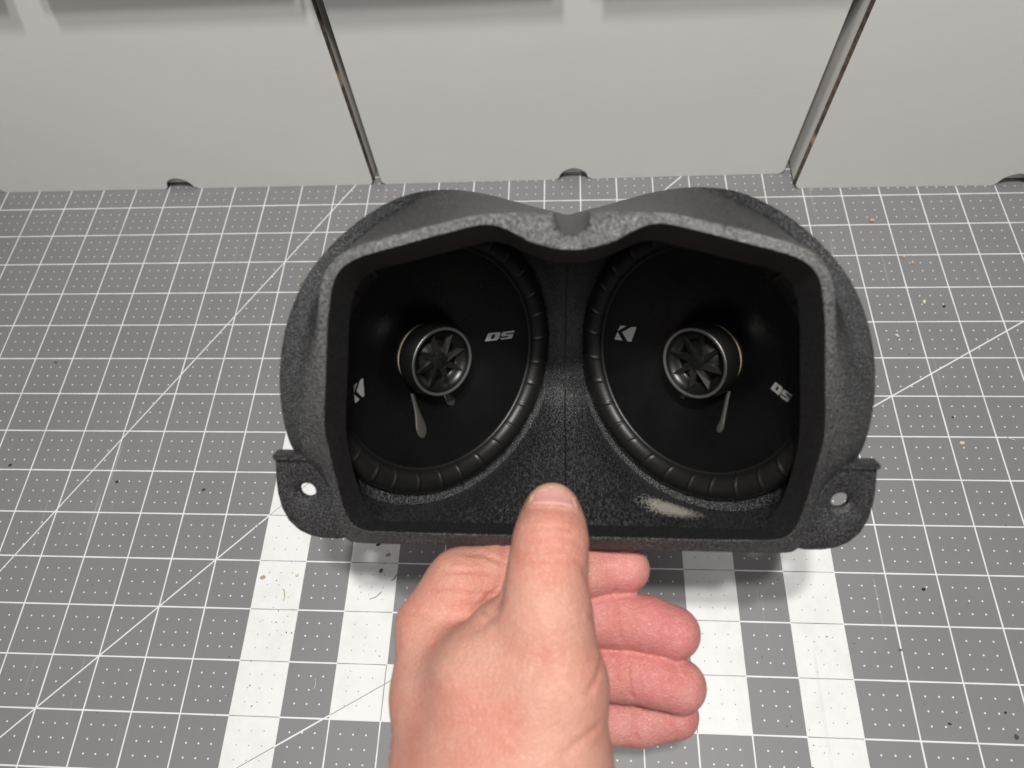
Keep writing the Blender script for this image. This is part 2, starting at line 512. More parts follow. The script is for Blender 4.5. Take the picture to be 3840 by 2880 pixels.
for dz, k, sc in ((10.0, 0.97, 1.0), (24.0, 0.90, 1.0), (38.0, 0.80, 0.9), (44.0, 0.66, 0.75), (46.0, 0.4, 0.5), (46.0, 0.02, 0.0)):
    Lb = L_B.copy(); Lb[:, 2] = Lb[:, 2] * sc - dz; Lb[:, :2] *= k; rows.append(Lb)
nl = len(L_I)
pod = empty("speaker_pod", mat4(POD_R, POD_T))
tag(pod, "black 3D printed twin speaker pod, goggle shaped, gripped by the hand above the mat", "speaker pod")
V = np.vstack(rows)
obj("neck", mm(np.vstack(neck_rows)), grid_faces(len(neck_rows), nl), M_NECK, pod, smooth=42)
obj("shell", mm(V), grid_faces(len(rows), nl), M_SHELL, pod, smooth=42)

# ---- inner floor and V-shaped baffle: one skin from the neck to the two speaker holes, filleted
u0 = 50.516 / math.cos(TOE)
Nh = len(hDD)
def skin_half(s):
    """rings round one speaker; the outermost ring is the baffle edge plus the centre joint"""
    edge = [(x, y, float(wv(x))) for x, y in hDD]
    ys = np.linspace(hDD[-1, 1], hDD[0, 1], 42)[1:-1]
    edge += [(0.0, y, float(wv(0.0))) for y in ys]
    edge = np.array(edge)
    uv = np.c_[edge[:, 0] / math.cos(TOE) - u0, edge[:, 1]]
    rad = np.linalg.norm(uv, axis=1); dr = uv / rad[:, None]
    def on(r, off):
        rr = np.minimum(r, rad * 0.995)
        u, y = u0 + rr * dr[:, 0], rr * dr[:, 1]
        return np.c_[u * math.cos(TOE) - off * math.sin(TOE), y, u * math.sin(TOE) + off * math.cos(TOE)]
    base = on(62.6, 0.5)
    R_ = [on(57.3, -3.6), on(57.5, -2.9), on(58.0, -2.6), on(61.9, 0.35), base]
    for t in (0.2, 0.4, 0.6, 0.8, 1.0): R_.append(base * (1 - t) + edge * t)
    V = np.vstack(R_)
    V[:, 0] *= s
    return V, grid_faces(len(R_), len(edge)), len(edge) * 5
sv, sf, fixed = [], [], []
def add_skin(v, f, fx):
    o = sum(len(q) for q in sv)
    sv.append(np.asarray(v)); sf.extend(tuple(i + o for i in q) for q in f); fixed.extend(fx)
for s in (1, -1):
    v, f, nf = skin_half(s)
    add_skin(v, f, [True] * nf + [False] * (len(v) - nf))
rr = [blend(L_D, L_N, t) for t in (0.0, 0.1, 0.22, 0.36, 0.5, 0.64, 0.78, 0.9, 1.0)]
v = np.vstack(rr); k = len(L_N)
add_skin(v, grid_faces(len(rr), k), [False] * (len(v) - k) + [True] * k)
SV = np.vstack(sv)
# weld the coincident rims
key = {}; remap = np.zeros(len(SV), int); uniq = []; ufix = []
for i, q in enumerate(np.round(SV, 3)):
    t = tuple(q + 0.0)
    if t not in key: key[t] = len(uniq); uniq.append(SV[i]); ufix.append(False)
    remap[i] = key[t]; ufix[key[t]] |= fixed[i]
SV = np.array(uniq); ufix = np.array(ufix)
SF = []
for q in sf:
    q = [int(remap[i]) for i in q]; q = [a for i, a in enumerate(q) if a != q[i - 1]]
    if len(q) >= 3: SF.append(tuple(q))
E_ = set()
for q in SF:
    for i in range(len(q)): E_.add((min(q[i], q[i - 1]), max(q[i], q[i - 1])))
E_ = np.array(sorted(E_))
deg = np.bincount(E_.ravel(), minlength=len(SV)).astype(float)
for it in range(170):
    acc = np.zeros_like(SV)
    np.add.at(acc, E_[:, 0], SV[E_[:, 1]]); np.add.at(acc, E_[:, 1], SV[E_[:, 0]])
    nv = 0.5 * SV + 0.5 * acc / deg[:, None]
    wgt = np.where(ufix, 0.0, np.clip((20 - SV[:, 1]) / 25, 0.1, 1.0) * np.clip((46 - np.abs(SV[:, 0])) / 28, 0.015, 1.0) ** 1.5)[:, None]
    SV = SV * (1 - wgt) + nv * wgt
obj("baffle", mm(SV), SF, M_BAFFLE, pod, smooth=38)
# open joint between the two printed halves, down the middle of the baffle and along the floor
mid = np.where((np.abs(SV[:, 0]) < 0.02))[0]
mid = mid[np.argsort(np.arctan2(SV[mid, 1] - 10, SV[mid, 2] - 60 + 0.0))]
pm = SV[mid]
# order along the curve: top of the V downwards, then forward over the floor
pm = pm[np.lexsort((pm[:, 2], -np.round(pm[:, 1], 2)))]
pm = pm[(pm[:, 2] < 40) | (pm[:, 1] < -20)]
pm = np.array([q for q in pm if q[1] < 40])
keep = [pm[0]]
for q in pm[1:]:
    if np.linalg.norm(q - keep[-1]) > 1.2: keep.append(q)
pm = np.array(keep)
sv2 = []
for i, q in enumerate(pm):
    a_ = pm[max(i - 1, 0)]; b_ = pm[min(i + 1, len(pm) - 1)]
    tg = (b_ - a_) / max(np.linalg.norm(b_ - a_), 1e-6)
    nr_ = np.array((0.0, tg[2], -tg[1]))
    if nr_[2] < 0 and abs(nr_[2]) > abs(nr_[1]): nr_ = -nr_
    if nr_[1] < 0 and abs(nr_[1]) > abs(nr_[2]): nr_ = -nr_
    wd = (0.50 if q[1] > -18 else 0.30) + 0.08 * math.sin(i * 1.7)
    c_ = q + nr_ * 0.22
    sv2 += [c_ + (-wd, 0, 0), c_ + nr_ * 0.1, c_ + (wd, 0, 0)]
obj("joint_line", mm(sv2), grid_faces(len(pm), 3, False), plain("joint_black", (0.004, 0.004, 0.004), 0.6), pod)

# ---- mounting tabs with countersunk holes
TAB = [(83,-19.4),(105.4,-19.4),(105.7,-22),(106.1,-25.5),(106.6,-30.5),(106.7,-36),(106.0,-42),(104,-47.5),(100.5,-51.6),(96.5,-53.8),(92,-54.8),(86,-55),(81.5,-54.2),(82.5,-40)]
def tab(s):
    hc = np.array((95.7, -35.2))
    P = np.array(TAB, float)
    n = 96
    out = []
    for j in range(n):
        a = 2 * math.pi * j / n
        d = np.array([math.cos(a), math.sin(a)]); best = 1e9
        for i in range(len(P)):
            p, q = P[i] - hc, P[(i + 1) % len(P)] - hc
            e = q - p; den = d[0] * e[1] - d[1] * e[0]
            if abs(den) < 1e-9: continue
            t = (p[0] * e[1] - p[1] * e[0]) / den; k = (p[0] * d[1] - p[1] * d[0]) / den
            if t > 0 and -1e-6 <= k <= 1 + 1e-6: best = min(best, t)
        out.append(best)
    out = np.array(out)
    vs = []
    def loop(rr, wz):
        for j in range(n):
            a = 2 * math.pi * j / n
            r = rr[j] if hasattr(rr, '__len__') else rr
            vs.append((s * (hc[0] + r * math.cos(a)), hc[1] + r * math.sin(a), wz))
    k = 0
    for rr, wz in ((3.0, 89.8), (out - 0.6, 89.8), (out, 90.4), (out, 92.6), (out - 0.25, 93.1), (out - 0.8, 93.3), (out * 0.6 + 4.6 * 0.4, 93.2), (4.7, 93.2), (4.3, 93.0), (3.05, 91.6), (3.0, 89.8)):
        loop(rr, wz); k += 1
    return vs, grid_faces(k, n)
for s in (1, -1):
    v, f = tab(s)
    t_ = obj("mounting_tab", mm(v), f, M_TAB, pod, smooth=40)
    v, f = box(min(s * 84, s * 105.7), max(s * 84, s * 105.7), -21.4, -19.0, 90.0, 95.4)
    l = obj("rib", mm(v), f, M_TAB, t_, smooth=0)
    bm = bmesh.new(); bm.from_mesh(l.data)
    bmesh.ops.bevel(bm, geom=bm.edges[:], offset=0.0006, segments=2, affect='EDGES'); bm.to_mesh(l.data); bm.free()

# ---- speakers
def cone_z(r):
    t = np.clip((47.0 - np.asarray(r, float)) / 33.0, 0, 1)
    return -0.6 - 12.0 * (0.86 * t + 0.14 * t * t)

def mark(name, polys, parent, th=0.14):
    vs, fs = [], []
    for loops in polys:
        flat = [p for l in loops for p in l]
        tr = tessellate_polygon([[Vector((x, y, 0)) for x, y in l] for l in loops])
        b = len(vs)
        vs += [(x, y, float(cone_z(math.hypot(x, y))) + th) for x, y in flat]
        fs += [tuple(b + i for i in t) for t in tr]
    return obj(name, mm(vs), fs, M_SILVER, parent, smooth=60)

def drip(parent, pts, widths, height=0.75):
    n, m = len(pts), 11
    vs = []
    for i, ((x, y), wd) in enumerate(zip(pts, widths)):
        for j in range(m):
            q = -1 + 2 * j / (m - 1)
            xx = x + q * wd
            zz = float(cone_z(math.hypot(xx, y))) - 0.05 + height * math.sqrt(max(0, 1 - q * q)) * min(1, wd / 1.0)
            vs.append((xx, y, zz))
    return obj("glue_drip", mm(vs), grid_faces(n, m, False), M_GLUE, parent, smooth=80)

KL = [[(-38.9,-1.6),(-37.0,-1.0),(-39.3,-4.6)]], [[(-39.3,-4.8),(-36.9,-8.0),(-39.1,-8.6),(-39.4,-8.3)]], [[(-35.6,-0.6),(-34.2,-0.2),(-34.0,-0.5),(-34.3,-7.0),(-34.4,-7.3),(-35.4,-7.6),(-37.9,-4.3)]]
KR = [[(-38.9,8.0),(-36.2,8.2),(-40.1,5.3)]], [[(-40.1,5.0),(-37.9,1.3),(-41.1,1.3),(-41.3,1.7)]], [[(-38.1,5.1),(-34.1,8.0),(-32.2,8.1),(-32.0,7.9),(-33.9,1.7),(-34.2,1.2),(-35.7,1.2)]]
DL = [[(26.7,2.0),(28.2,5.5),(28.4,5.6),(32.9,5.5),(33.5,5.3),(33.6,5.0),(32.9,2.6),(32.4,2.1),(31.5,1.9)], [(29.2,2.8),(30.0,4.7),(31.2,4.6),(31.3,4.4),(30.8,3.0),(30.5,2.8)]]
SL = [[(39.9,5.5),(39.6,4.6),(36.2,4.6),(36.0,4.0),(39.1,4.0),(39.3,3.7),(38.8,2.3),(38.3,1.9),(33.9,1.9),(33.4,2.7),(36.8,2.7),(37.1,3.4),(34.0,3.4),(33.7,3.7),(34.3,5.1),(34.8,5.4)]]
DR = [[(30.2,-4.4),(31.9,-1.1),(35.0,-2.0),(35.5,-2.4),(35.5,-3.0),(34.5,-5.2),(34.1,-5.5),(33.7,-5.5)], [(32.2,-4.0),(33.0,-2.4),(33.7,-2.6),(33.8,-2.9),(33.1,-4.2)]]
SR = [[(40.1,-3.5),(39.8,-4.3),(37.3,-3.7),(37.1,-4.2),(39.0,-4.8),(39.4,-5.1),(38.5,-6.8),(35.3,-6.0),(35.0,-5.7),(34.9,-5.0),(37.4,-5.7),(37.7,-5.2),(35.6,-4.5),(35.3,-4.2),(35.4,-3.8),(36.2,-2.7),(36.5,-2.6)]]

def speaker(s):
    ax = Vector((math.cos(TOE), 0, s * math.sin(TOE)))
    az = Vector((-s * math.sin(TOE), 0, math.cos(TOE)))
    ml = Matrix(((ax.x, 0, az.x, s * 50.516 * MM), (0, 1, 0, 0), (ax.z, 0, az.z, 50.516 * TT * MM), (0, 0, 0, 1)))
    # basket and magnet: the speaker's own mesh
    v, f = lathe([(57.3, -0.4), (57.3, -3.0), (54, -4.0), (50, -5.5), (36, -26), (33, -27), (33, -40), (32, -41), (0.5, -41)], 72)
    sp = obj("speaker", mm(v), f, M_SATIN, pod, ml)
    # rolled surround with moulded ribs
    n, m, nr = 720, 17, 29
    rr_ = random.Random(11 + s)
    ribs = [(rr_.uniform(0.75, 1.2), rr_.uniform(-0.06, 0.06)) for _ in range(nr)]
    slant = 0.10 if s < 0 else -0.20
    vs = []
    for i in range(m):
        th = math.pi * i / (m - 1)
        r0, z0 = 52.15 + 5.15 * math.cos(th), -0.5 + 4.3 * math.sin(th)
        for j in range(n):
            a = 2 * math.pi * j / n
            q_ = a * nr / (2 * math.pi) + slant * (th / math.pi - 0.5) * 2 + 0.37
            amp_, sh_ = ribs[int(math.floor(q_)) % nr]
            d = (q_ % 1.0 - 0.5 + sh_) * 2 * math.pi * 52 / nr
            b = 0.62 * amp_ * math.exp(-(d / 0.5) ** 2) * math.sin(th) ** 1.3 if 0 < i < m - 1 else 0
            vs.append(((r0 + b * math.cos(th)) * math.cos(a), (r0 + b * math.cos(th)) * math.sin(a), z0 + b * math.sin(th)))
    vs += [(r * math.cos(2 * math.pi * j / n), r * math.sin(2 * math.pi * j / n), zz) for r, zz in ((46.2, -0.75),) for j in range(n)]
    obj("surround", mm(vs), grid_faces(m + 1, n), M_FOAM, sp, smooth=70)
    prof = [(r, float(cone_z(r))) for r in (47.4, 44, 40, 35, 30, 25, 20, 17, 14, 13)]
    v, f = lathe(prof, 128)
    obj("cone", mm(v), f, M_CONE, sp, smooth=60)
    v, f = lathe([(13.0, -13.2), (14.2, -12.7), (14.1, -11.7), (13.6, -11.5), (13.4, -10.0)], 96)
    obj("voice_coil_former", mm(v), f, M_FORMER, sp)
    v, f = lathe([(13.2, -12.2), (14.5, -11.2), (15.3, -9.4), (15.8, -7.0), (15.9, -4.6), (15.3, -2.4), (14.75, -0.9), (14.5, -0.55)], 96)
    obj("tweeter_housing", mm(v), f, M_SATIN, sp, smooth=60)
    v, f = lathe([(14.55, -0.75), (14.5, -0.42), (14.35, -0.32), (13.7, -0.38), (13.35, -0.55), (13.3, -1.0)], 128)
    obj("tweeter_ring", mm(v), f, M_RING, sp)
    v, f = lathe([(13.35, -0.8), (13.0, -1.8), (12.2, -2.9), (11.0, -3.7), (9.6, -4.2), (8.9, -4.8), (8.8, -6.2)], 96)
    obj("tweeter_bowl", mm(v), f, M_SATIN, sp, smooth=60)
    v, f = lathe([(8.9, -6.0), (8.2, -5.6), (7.0, -4.7), (5.0, -3.8), (3.0, -3.3), (0.05, -3.1)], 72)
    obj("tweeter_dome", mm(v), f, M_GLOSS, sp, smooth=60)
    v, f = lathe([(3.9, -3.0), (3.6, -2.2), (2.6, -1.9), (0.62, -1.8), (0.5, -2.3), (0.02, -2.5)], 48)
    hub = obj("grille_hub", mm(v), f, M_SATIN, sp)
    base = math.radians(57 if s < 0 else 123)
    bme = None
    for k in range(8):
        a = base + k * math.pi / 4
        if bme is None:
            vs = [(2.6, -1.5, -1.9), (2.6, 1.2, -2.9), (12.0, 0.35, -1.7), (9.4, 1.75, -2.8), (2.6, -1.5, -4.4), (2.6, 1.2, -4.6), (11.6, 0.1, -3.8), (9.2, 1.5, -4.4)]
            fs = [(0, 2, 3, 1), (4, 5, 7, 6), (0, 4, 6, 2), (2, 6, 7, 3), (3, 7, 5, 1), (1, 5, 4, 0)]
            b = obj("grille_blade", mm(vs), fs, M_BLADE, sp, smooth=0)
            bme = b.data
        else:
            b = bpy.data.objects.new("grille_blade", bme); COL.objects.link(b); b.parent = sp
        b.matrix_local = Matrix.Rotation(a, 4, 'Z')
    if s < 0:
        mark("letter_mark", KL, sp)
        mark("lettering", [DL, SL], sp)
        drip(sp, [(-9.3,-14.5),(-9.2,-18),(-9.0,-22),(-8.9,-25),(-8.9,-27.5),(-8.9,-29.5),(-8.9,-31.5),(-9.0,-32.8),(-9.0,-33.4)], [0.9,1.0,1.3,1.9,2.5,2.75,2.3,1.3,0.1])
        drip(sp, [(6.0,-15),(6.8,-17.5),(7.6,-19.5),(8.2,-21.5),(8.4,-23.2),(8.4,-24)], [0.8,1.2,2.0,2.4,1.7,0.1], 0.45)
    else:
        mark("letter_mark", KR, sp)
        mark("lettering", [DR, SR], sp)
        drip(sp, [(10.4,-12),(10.6,-16),(10.9,-20),(11.1,-24),(11.0,-26.5),(10.6,-28.2),(10.5,-29)], [0.9,0.95,1.0,1.2,1.7,1.4,0.1], 0.8)
        drip(sp, [(-7.0,-14),(-8.2,-16.5),(-9.0,-18.4),(-9.4,-19.8),(-9.5,-20.4)], [0.8,1.1,1.5,1.1,0.1], 0.6)
    return sp
for s in (-1, 1): speaker(s)

# ------------------------------------------------------------------ hand
HAND_O = (15.0, -90.0, -230.0)
CHAINS = {'thumb': [(-1.26, 47.76, 1.0, 8.37), (-1.66, 43.68, 5.0, 9.93), (-2.58, 38.75, 13.0, 11.22), (-4.13, 28.23, 17.0, 11.75), (-3.76, 17.14, 21.0, 12.68)], 'thenar': [(-3.76, 17.14, 21.0, 12.68), (-2.72, -2.86, 23.0, 16.84), (-6.48, -27.98, 24.0, 22.02), (-10.22, -60.6, 26.0, 25.32), (-11.69, -92.13, 30.0, 26.21), (-11.89, -171.96, 42.0, 27.87)], 'index_metacarpal': [(-42.83, -1.22, -6.0, 13.02), (-40.54, -16.35, 0.0, 15.54), (-37.05, -37.15, 8.0, 17.76), (-33.42, -66.51, 18.0, 19.01), (-31.32, -95.77, 26.0, 19.7), (-31.19, -180.32, 36.0, 22.74)], 'fill': [(-17.1, 6.87, 13.0, 13.77), (-23.04, -5.41, 14.0, 18.17), (-21.69, -30.85, 19.0, 24.01), (-21.5, -61.34, 25.0, 26.15), (-21.34, -92.13, 30.0, 26.21), (-20.96, -171.96, 42.0, 29.17)], 'palm': [(-31.68, -9.14, -22.0, 14.77), (-21.21, -29.05, -20.0, 18.1), (-19.37, -48.06, -14.0, 18.51)], 'index': [(-46.61, 5.51, -10.0, 9.6), (-32.76, 16.52, -13.0, 13.07), (-17.73, 18.37, -17.0, 12.6), (10.03, 19.88, -22.0, 9.38), (27.92, 20.47, -23.0, 8.9)], 'middle': [(-32.35, -13.08, -32.0, 12.65), (1.47, 1.45, -24.0, 10.86), (24.45, 1.8, -22.0, 10.43), (35.48, 0.97, -19.0, 9.96), (44.69, -1.93, -18.0, 9.75)], 'ring': [(-28.73, -31.15, -32.0, 12.65), (1.6, -19.55, -26.0, 10.59), (27.07, -17.49, -20.0, 10.17), (36.78, -18.08, -17.0, 9.88), (46.41, -20.69, -16.0, 9.67)], 'pinky': [(-25.12, -43.79, -32.0, 11.92), (10.82, -40.26, -30.0, 9.32), (35.03, -40.62, -30.0, 8.97), (47.98, -37.3, -28.0, 8.72)]}
CREASES = [([(-17.8, 37.54), (-18.25, 29.42), (-18.98, 22.78), (-20.31, 18.79), (-24.0, 15.4), (-28.43, 12.45)], 1.2, 0.6), ([(-12.55, 40.63), (-8.26, 42.0), (-2.14, 42.77), (4.75, 40.93), (7.35, 38.64)], 0.6, 0.6), ([(-14.09, 37.8), (-8.29, 39.32), (-1.44, 39.63), (5.42, 38.11)], 0.55, 0.5), ([(-14.7, 34.8), (-8.35, 36.16), (-1.56, 36.46), (5.99, 34.65)], 0.55, 0.45), ([(-11.29, 43.89), (-5.89, 45.74), (-0.48, 46.05), (5.7, 43.89)], 0.6, 0.3), ([(-39.58, 24.49), (-32.25, 25.47), (-24.93, 24.49), (-18.42, 22.38)], 0.65, 0.6), ([(-32.4, 29.85), (-25.01, 29.52), (-17.95, 26.89)], 0.65, 0.6), ([(-45.56, 17.92), (-35.96, 19.2), (-25.56, 18.24), (-19.48, 16.32)], 0.65, 0.55), ([(23.4, 15.77), (22.74, 10.47), (22.9, 3.85), (24.06, -3.1)], 0.85, 0.85), ([(27.02, -8.89), (26.36, -13.48), (27.02, -20.05), (28.66, -23.33)], 0.85, 0.85), ([(30.86, -33.36), (30.52, -38.53), (31.55, -43.53)], 0.85, 0.85), ([(7.9, 20.66), (11.01, 17.12), (12.43, 9.35)], 0.7, 0.5), ([(6.52, 0.97), (9.69, 3.73), (12.45, 7.18)], 0.9, 0.6), ([(-1.48, -13.84), (3.98, -11.11), (11.49, -8.38)], 1.0, 0.55), ([(3.64, 37.31), (6.95, 33.55), (8.45, 28.29)], 0.8, 0.3), ([(-55.96, 9.92), (-49.56, 11.2), (-43.16, 9.92)], 0.8, 0.25)]
SPOTS = {'tip': (-1.44, 55.01, 4.0), 'tipside': (7.1, 44.07, 12.0), 'idx': (27.74, 22.95, -14.0), 'mid': (41.46, 2.93, -8.0), 'rng': (43.43, -15.87, -6.0), 'pky': (44.93, -32.86, -19.0)}
def seg_d(P3, a, b):
    """distance to a tapered capsule; a, b = (x,y,z,r)"""
    A = np.array(a[:3], np.float32); B = np.array(b[:3], np.float32); d = B - A
    t = np.clip(((P3 - A) @ d) / max(float(d @ d), 1e-6), 0, 1).astype(np.float32)
    q = P3 - A - t[..., None] * d
    return np.sqrt((q * q).sum(-1)) - (a[3] + (b[3] - a[3]) * t)
def smin(a, b, k):
    h = np.clip(0.5 + 0.5 * (b - a) / k, 0, 1)
    return b * (1 - h) + a * h - k * h * (1 - h)
def chain_d(P3, name, k=2.0):
    c = CHAINS[name]; o = None
    for a, b in zip(c[:-1], c[1:]):
        d = seg_d(P3, a, b)
        o = d if o is None else smin(o, d, k)
    return o
def hand_d(P3):
    body = chain_d(P3, "thenar", 4)
    for nm, k in (("fill", 12), ("index_metacarpal", 12), ("palm", 10)): body = smin(body, chain_d(P3, nm, 4), k)
    body = smin(body, chain_d(P3, "index", 5), 5)
    fing = chain_d(P3, "middle", 2)
    fing = smin(fing, chain_d(P3, "ring", 2), 0.5)
    fing = smin(fing, chain_d(P3, "pinky", 2), 0.5)
    body = smin(body, fing, 1.6)
    return smin(body, chain_d(P3, "thumb", 5), 6.0)

def surface_nets(lo, hi, step):
    n = np.ceil((np.array(hi) - np.array(lo)) / step).astype(int)
    ax = [lo[i] + step * np.arange(n[i] + 1) for i in range(3)]
    F = np.empty((n[0] + 1, n[1] + 1, n[2] + 1), np.float32)
    Y, Z = np.meshgrid(ax[1].astype(np.float32), ax[2].astype(np.float32), indexing='ij')
    for i in range(0, n[0] + 1, 16):
        xs = ax[0][i:i + 16].astype(np.float32)
        P3 = np.empty((len(xs),) + Y.shape + (3,), np.float32)
        P3[..., 0] = xs[:, None, None]; P3[..., 1] = Y; P3[..., 2] = Z
        F[i:i + 16] = hand_d(P3)
    s = F < 0
    nx, ny, nz = n
    corner = [(a, b, c) for a in (0, 1) for b in (0, 1) for c in (0, 1)]
    cnt = sum(s[a:nx + a, b:ny + b, c:nz + c].astype(np.int8) for a, b, c in corner)
    act = (cnt > 0) & (cnt < 8)
    idx = -np.ones(act.shape, np.int64)
    cells = np.argwhere(act); idx[act] = np.arange(len(cells))
    acc = np.zeros((len(cells), 3)); num = np.zeros(len(cells))
    ci, cj, ck = cells.T
    for p in corner:
        for d in range(3):
            if p[d]: continue
            q = list(p); q[d] = 1
            fa = F[ci + p[0], cj + p[1], ck + p[2]]; fb = F[ci + q[0], cj + q[1], ck + q[2]]
            m = (fa < 0) != (fb < 0)
            t = np.where(m, fa / np.where(m, fa - fb, 1), 0)
            e = np.tile(np.array(p, float), (len(cells), 1)); e[:, d] += t
            acc[m] += e[m]; num[m] += 1
    verts = np.array(lo) + (cells + acc / num[:, None]) * step
    faces = []
    for d in range(3):
        u, v_ = [(1, 2), (2, 0), (0, 1)][d]
        sl0 = [slice(None)] * 3; sl1 = [slice(None)] * 3
        sl0[d] = slice(0, n[d]); sl1[d] = slice(1, n[d] + 1)
        chg = s[tuple(sl0)] != s[tuple(sl1)]
        e = np.argwhere(chg)
        ok = (e[:, u] > 0) & (e[:, v_] > 0) & (e[:, u] < n[u]) & (e[:, v_] < n[v_])
        e = e[ok]
        q = []
        for du, dv in ((0, 0), (-1, 0), (-1, -1), (0, -1)):
            g = e.copy(); g[:, u] += du; g[:, v_] += dv
            q.append(idx[g[:, 0], g[:, 1], g[:, 2]])
        q = np.stack(q, 1)
        flip = s[e[:, 0], e[:, 1], e[:, 2]]
        q[~flip] = q[~flip][:, ::-1]
        faces.append(q)
    return verts, np.vstack(faces)

hv, hf = surface_nets((-66, -212, -52), (62, 58, 84), 0.92)
# outward normals from the distance field
def grad(P3):
    e = 0.4; g = np.zeros_like(P3)
    for d in range(3):
        o = np.zeros(3); o[d] = e
        g[:, d] = hand_d((P3 + o).astype(np.float32)) - hand_d((P3 - o).astype(np.float32))
    return g / np.maximum(np.linalg.norm(g, axis=1, keepdims=True), 1e-6)
hn = grad(hv)
# flexion creases and knuckle folds pressed into the skin seen from the palm/thumb side
disp = np.zeros(len(hv))
for pts, wd, dp in CREASES:
    a = np.array(pts, float); best = np.full(len(hv), 1e9); par = np.zeros(len(hv))
    L_ = np.r_[0, np.cumsum(np.linalg.norm(np.diff(a, axis=0), axis=1))]
    for i in range(len(a) - 1):
        d = a[i + 1] - a[i]
        t = np.clip(((hv[:, :2] - a[i]) @ d) / (d @ d), 0, 1)
        r = np.linalg.norm(hv[:, :2] - a[i] - t[:, None] * d, axis=1)
        m = r < best; best[m] = r[m]; par[m] = ((L_[i] + t * np.linalg.norm(d)) / L_[-1])[m]
    fade = np.clip(np.minimum(par, 1 - par) * 5 + 0.25, 0, 1)
    k = dp * fade * (hn[:, 2] > 0.15) * (np.exp(-(best / wd) ** 2) - 0.12 * np.exp(-((best - 2.0 * wd) / (0.9 * wd)) ** 2))
    disp -= k
# thumb nail frame
tA, tB = np.array(CHAINS["thumb"][2][:3]), np.array(CHAINS["thumb"][0][:3])
t_ax = (tB - tA) / np.linalg.norm(tB - tA)
t_x = np.array((1.0, 0, 0)) - t_ax * t_ax[0]; t_x /= np.linalg.norm(t_x)
t_n = np.cross(t_x, t_ax)
if t_n[1] < 0: t_n = -t_n
T_LEN = np.linalg.norm(tB - tA)
T0, T1, AW = 0.38 * T_LEN, 0.92 * T_LEN, math.radians(39)
rel = hv - tA
al = rel @ t_ax; ang_ = np.arctan2(rel @ t_x, rel @ t_n)
rad_ = np.hypot(rel @ t_x, rel @ t_n)
near = rad_ < 16
# signed distance (mm) outside the nail outline: rounded at the cuticle
ea = (np.abs(ang_) - AW) * 10.0
cut_ = T0 + 2.2 * (ang_ / AW) ** 2
eb = np.maximum(cut_ - al, al - T1)
en = np.maximum(ea, eb)
fold = np.exp(-((en - 0.9) / 0.8) ** 2) * 0.45 * (al < T1 + 0.3)
disp += np.where(near, fold * 1.5 - 0.45 * (en < 0), 0)
hv2 = hv + hn * disp[:, None]

# skin hue: pinker finger pads, paler pressed thumb tip, redder hollows
hue = np.tile(np.array((0.625, 0.302, 0.228)), (len(hv), 1))
def toward(c, f):
    global hue
    f = np.clip(f, 0, 1)[:, None]; hue = hue * (1 - f) + np.array(c) * f
fd = np.minimum(np.minimum(chain_d(hv.astype(np.float32), "middle"), chain_d(hv.astype(np.float32), "ring")), np.minimum(chain_d(hv.astype(np.float32), "pinky"), chain_d(hv.astype(np.float32), "index")))
isf = np.exp(-np.maximum(fd, 0) / 0.8) * np.clip((hv[:, 0] - 8) / 6, 0, 1)
toward((0.58, 0.205, 0.20), isf * 0.95)
for nm, c, r, f in (("idx", (0.66, 0.21, 0.215), 9, 0.75), ("mid", (0.58, 0.185, 0.195), 11, 0.8), ("rng", (0.56, 0.18, 0.19), 11, 0.8), ("pky", (0.50, 0.165, 0.17), 10, 0.8)):
    toward(c, f * np.exp(-(np.linalg.norm(hv - np.array(SPOTS[nm]), axis=1) / r) ** 2))
for nm, r in (("tip", 8.0), ("tipside", 5.0)):
    toward((0.88, 0.57, 0.40), 0.9 * np.exp(-(np.linalg.norm(hv - np.array(SPOTS[nm]), axis=1) / r) ** 2))
toward((0.50, 0.17, 0.13), np.clip(-disp * 0.8, 0, 0.7) * (en > 0.5))
toward((0.84, 0.56, 0.44), np.where(near, 0.6 * np.exp(-((en - 0.7) / 0.6) ** 2) * (al < T1), 0))

def mat_skin():
    n = NT("skin")
    at = n.node("ShaderNodeAttribute"); at.attribute_name = "skin_hue"
    co = n.coords()
    b0 = n.noise(co, 34, 3, 0.6)
    b1 = n.noise(co, 95, 4, 0.65)
    b2 = n.noise(co, 320, 3, 0.6)
    col = n.mix(n.math('MULTIPLY', n.ramp(b1, 0.46, 0.66), 0.40), at.outputs["Color"], (0.56, 0.20, 0.14, 1))
    col = n.mix(n.math('MULTIPLY', n.ramp(b0, 0.42, 0.64), 0.38), col, (0.63, 0.235, 0.185, 1))
    col = n.mix(n.math('MULTIPLY', n.ramp(b0, 0.52, 0.34), 0.30), col, (0.72, 0.42, 0.33, 1))
    col = n.mix(n.math('MULTIPLY', n.ramp(b2, 0.5, 0.72), 0.30), col, (0.72, 0.43, 0.345, 1))
    vor = n.node("ShaderNodeTexVoronoi"); vor.feature = 'DISTANCE_TO_EDGE'
    mp = n.coords((1.0, 1.7, 1.2)); n.t.links.new(mp, vor.inputs[0]); vor.inputs["Scale"].default_value = 620
    h = n.math('ADD', n.math('MULTIPLY', n.ramp(vor.outputs["Distance"], 0.0, 0.25), 0.6), n.math('MULTIPLY', n.noise(n.coords((1, 2.4, 1)), 240, 3, 0.6), 1.0))
    n.set(Base_Color=col, Roughness=0.48, Normal=n.bump(h, 0.00032, 0.8))
    n.b.inputs["Specular IOR Level"].default_value = 0.4
    n.b.inputs["Subsurface Weight"].default_value = 0.25
    n.b.inputs["Subsurface Radius"].default_value = (1.0, 0.35, 0.2)
    n.b.inputs["Subsurface Scale"].default_value = 0.0015
    return n.m
M_SKIN = mat_skin()
M_NAIL = plain("nail_plate", (0.80, 0.40, 0.375), 0.2)
